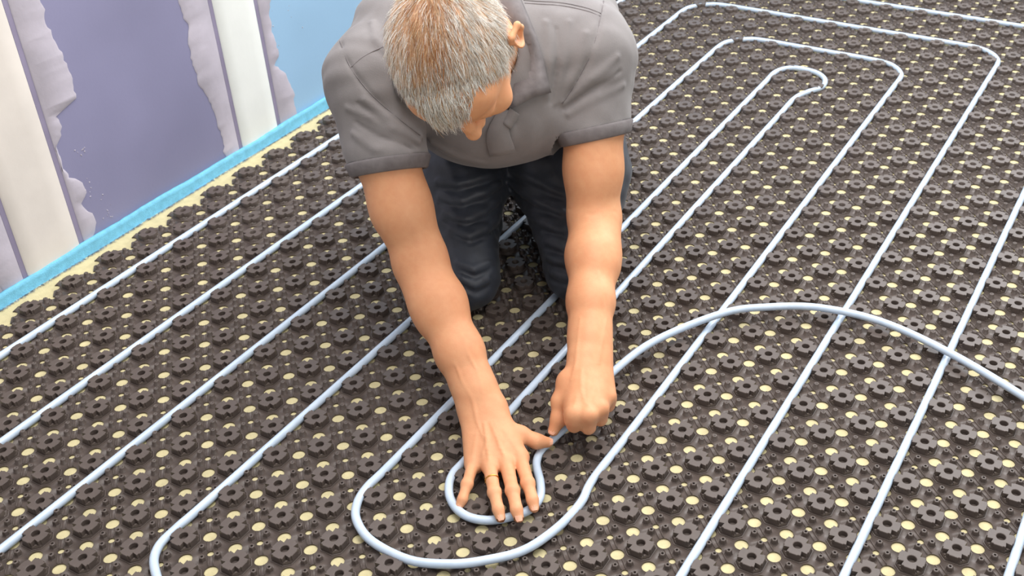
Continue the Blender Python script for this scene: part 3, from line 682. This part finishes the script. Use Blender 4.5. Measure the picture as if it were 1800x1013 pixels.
# --- hair
hv = Vol(HC - .16, HC + .16, .003)
hv.ell(hd(-.002, -.006, .026), (.0850, .102, .094), HAX, .01)
sl, (X, Y, Z) = hv.block(HC - .16, HC + .16, 0); lx_, ly_, lz_ = [(X - HC[0]) * HAX[i][0] + (Y - HC[1]) * HAX[i][1] + (Z - HC[2]) * HAX[i][2] for i in range(3)]
def hairline(x, y):
    z = np.interp(y, [-.12, -.08, -.04, -.012, .012, .030, .050, .070, .100], [-.075, -.065, -.040, .000, .010, .024, .046, .060, .064])
    return z + (.030 * np.clip((np.abs(x - .004) - .022) / .016, 0, 1) + .004 * np.clip(1 - np.abs(x - .004) / .026, 0, 1)) * np.clip((y - .03) / .02, 0, 1)
hv.f[sl] = np.maximum(hv.f[sl], hairline(lx_, ly_) - lz_ + .004 * np.sin(lx_ * 210) * np.sin(ly_ * 160 + 1))
t = NT('grey_hair'); at_ = t.n('ShaderNodeAttribute', attribute_name='strand'); t.set(Base_Color=at_.outputs['Color'], Roughness=.42); m_hair = t.m
t = NT('hair_roots'); t.set(Base_Color=t.ramp(t.noise(60, 3), (.35, lin(196, 150, 116)), (.65, lin(206, 178, 152))), Roughness=.8); t.bump(t.noise(300, 3), .8, .002); m_root = t.m
cap = link('hair', hv.surface('hair'), m_root, person); cap['label'] = 'short grey hair, brownish on the crown'
N = 21000; g = RNG.normal(size=(N * 3, 3)); g /= np.linalg.norm(g, axis=1)[:, None]
L_ = g * np.array([.081, .100, .092]) + np.array([0, -.006, .026]); keep = L_[:, 2] > hairline(L_[:, 0], L_[:, 1]) + RNG.normal(0, .002, len(L_)); L_ = L_[keep][:N]; nn = L_ - np.array([0, -.006, .026]); nn = nn / np.array([.081, .100, .092]) ** 2; nn /= np.linalg.norm(nn, axis=1)[:, None]
L_ = L_ + nn * np.maximum(0, .002 - vol.sample(HC + L_ @ HAX))[:, None]; sk = vol.sample(HC + L_ @ HAX); L_ = L_ + nn * np.maximum(0, .0015 - sk)[:, None]
whorl = np.array([.006, -.070, .090]); fl = L_ - whorl + np.array([0, .02, 0]); fl[:, 1] += .05 * (L_[:, 2] > .07); fl -= (fl * nn).sum(1)[:, None] * nn; fl /= np.linalg.norm(fl, axis=1)[:, None] + 1e-6
cl = np.sin(L_[:, 0] * 260 + 3 * np.sin(L_[:, 1] * 70)) ; fl[:, 0] += .28 * cl * np.cos(L_[:, 1] * 120) + RNG.normal(0, .16, len(L_)); lift = np.clip(RNG.normal(.34, .16, len(L_)), .05, .85)
front = np.clip((L_[:, 1] - .03) / .05, 0, 1) * np.clip(1 - np.abs(L_[:, 0]) / .055, 0, 1); ln_ = RNG.uniform(.014, .027, len(L_)) * (1 + .22 * front) * (1 - .35 * np.clip((L_[:, 1] - .02) / .04, 0, 1) * (np.abs(L_[:, 0]) > .024))
S = 4; dirn = fl + nn * lift[:, None]; dirn /= np.linalg.norm(dirn, axis=1)[:, None]; pts = [L_]; p = L_.copy(); dd = dirn.copy()
for k in range(S):
    p = p + dd * (ln_ / S)[:, None]; dd = dd - nn * .16 + RNG.normal(0, .05, dd.shape); dd /= np.linalg.norm(dd, axis=1)[:, None]; pts.append(p)
side = np.cross(dirn, nn); side /= np.linalg.norm(side, axis=1)[:, None] + 1e-9; wd = RNG.uniform(.00028, .00055, len(L_)); V = []
for k, q in enumerate(pts):
    w_ = (wd * (1 - .8 * k / S))[:, None]
    for sg, ofs in ((-1, 0), (1, 0), (0, 1)): V.append(q + side * sg * w_ + nn * ofs * w_ * 1.4)
V = np.stack(V, 1); nP = V.shape[1]; Vw = M2W(HC + V.reshape(-1, 3) @ HAX); Q = []
for k in range(S):
    for a, b in ((0, 1), (1, 2), (2, 0)): Q.append((3 * k + a, 3 * k + b, 3 * k + 3 + b, 3 * k + 3 + a))
Q = np.array(Q); Q = (Q[None] + (np.arange(len(L_)) * nP)[:, None, None]).reshape(-1, 4)
hm = mesh_np('hair_strands', Vw, Q.ravel(), np.arange(len(Q)) * 4, True)
brown = np.clip(1.25 - np.abs(L_[:, 0]) / .038, 0, 1) * np.clip((.055 - L_[:, 1]) / .05, 0, 1) * np.clip((L_[:, 2] - .05) / .03, 0, 1); r_ = RNG.random(len(L_))
white = np.array(lin(244, 240, 234)[:3]); grey = np.array(lin(190, 178, 166)[:3]); brn = np.array(lin(176, 118, 72)[:3]); bl = np.array(lin(206, 168, 128)[:3])
colr = np.where((r_ < .62)[:, None], white, np.where((r_ < .86)[:, None], grey, bl)); b2 = RNG.random(len(L_)) < brown * .85; colr = np.where(b2[:, None], np.where((r_ < .6)[:, None], brn, bl), colr) * RNG.uniform(.82, 1.1, (len(L_), 1))
ca = hm.color_attributes.new('strand', 'FLOAT_COLOR', 'POINT'); ca.data.foreach_set('color', np.c_[np.repeat(np.clip(colr, 0, 1), nP, axis=0), np.ones(len(Vw))].astype(np.float32).ravel())
tag(link('hair_strands', hm, m_hair, cap), kind='stuff')
mb = MB()
for sx in (-1, 1):                                                                      # eyebrows
    for k in range(90):
        x = sx * RNG.uniform(.012, .046); b0 = hd(x, 0.0985 - abs(x) * .16 + RNG.normal(0, .0006), .010 + RNG.normal(0, .003)); b1 = b0 + np.array([sx * .006, .0004, .001]) @ HAX + RNG.normal(0, .001, 3); q = len(mb.V)
        mb.V += [M2W(b0 - hz_ * .0004), M2W(b0 + hz_ * .0004), M2W(b1)]; mb.F.append((q, q + 1, q + 2))
tag(link('eyebrow_hair', mb.mesh('eyebrow_hair'), m_root, person), kind='stuff')
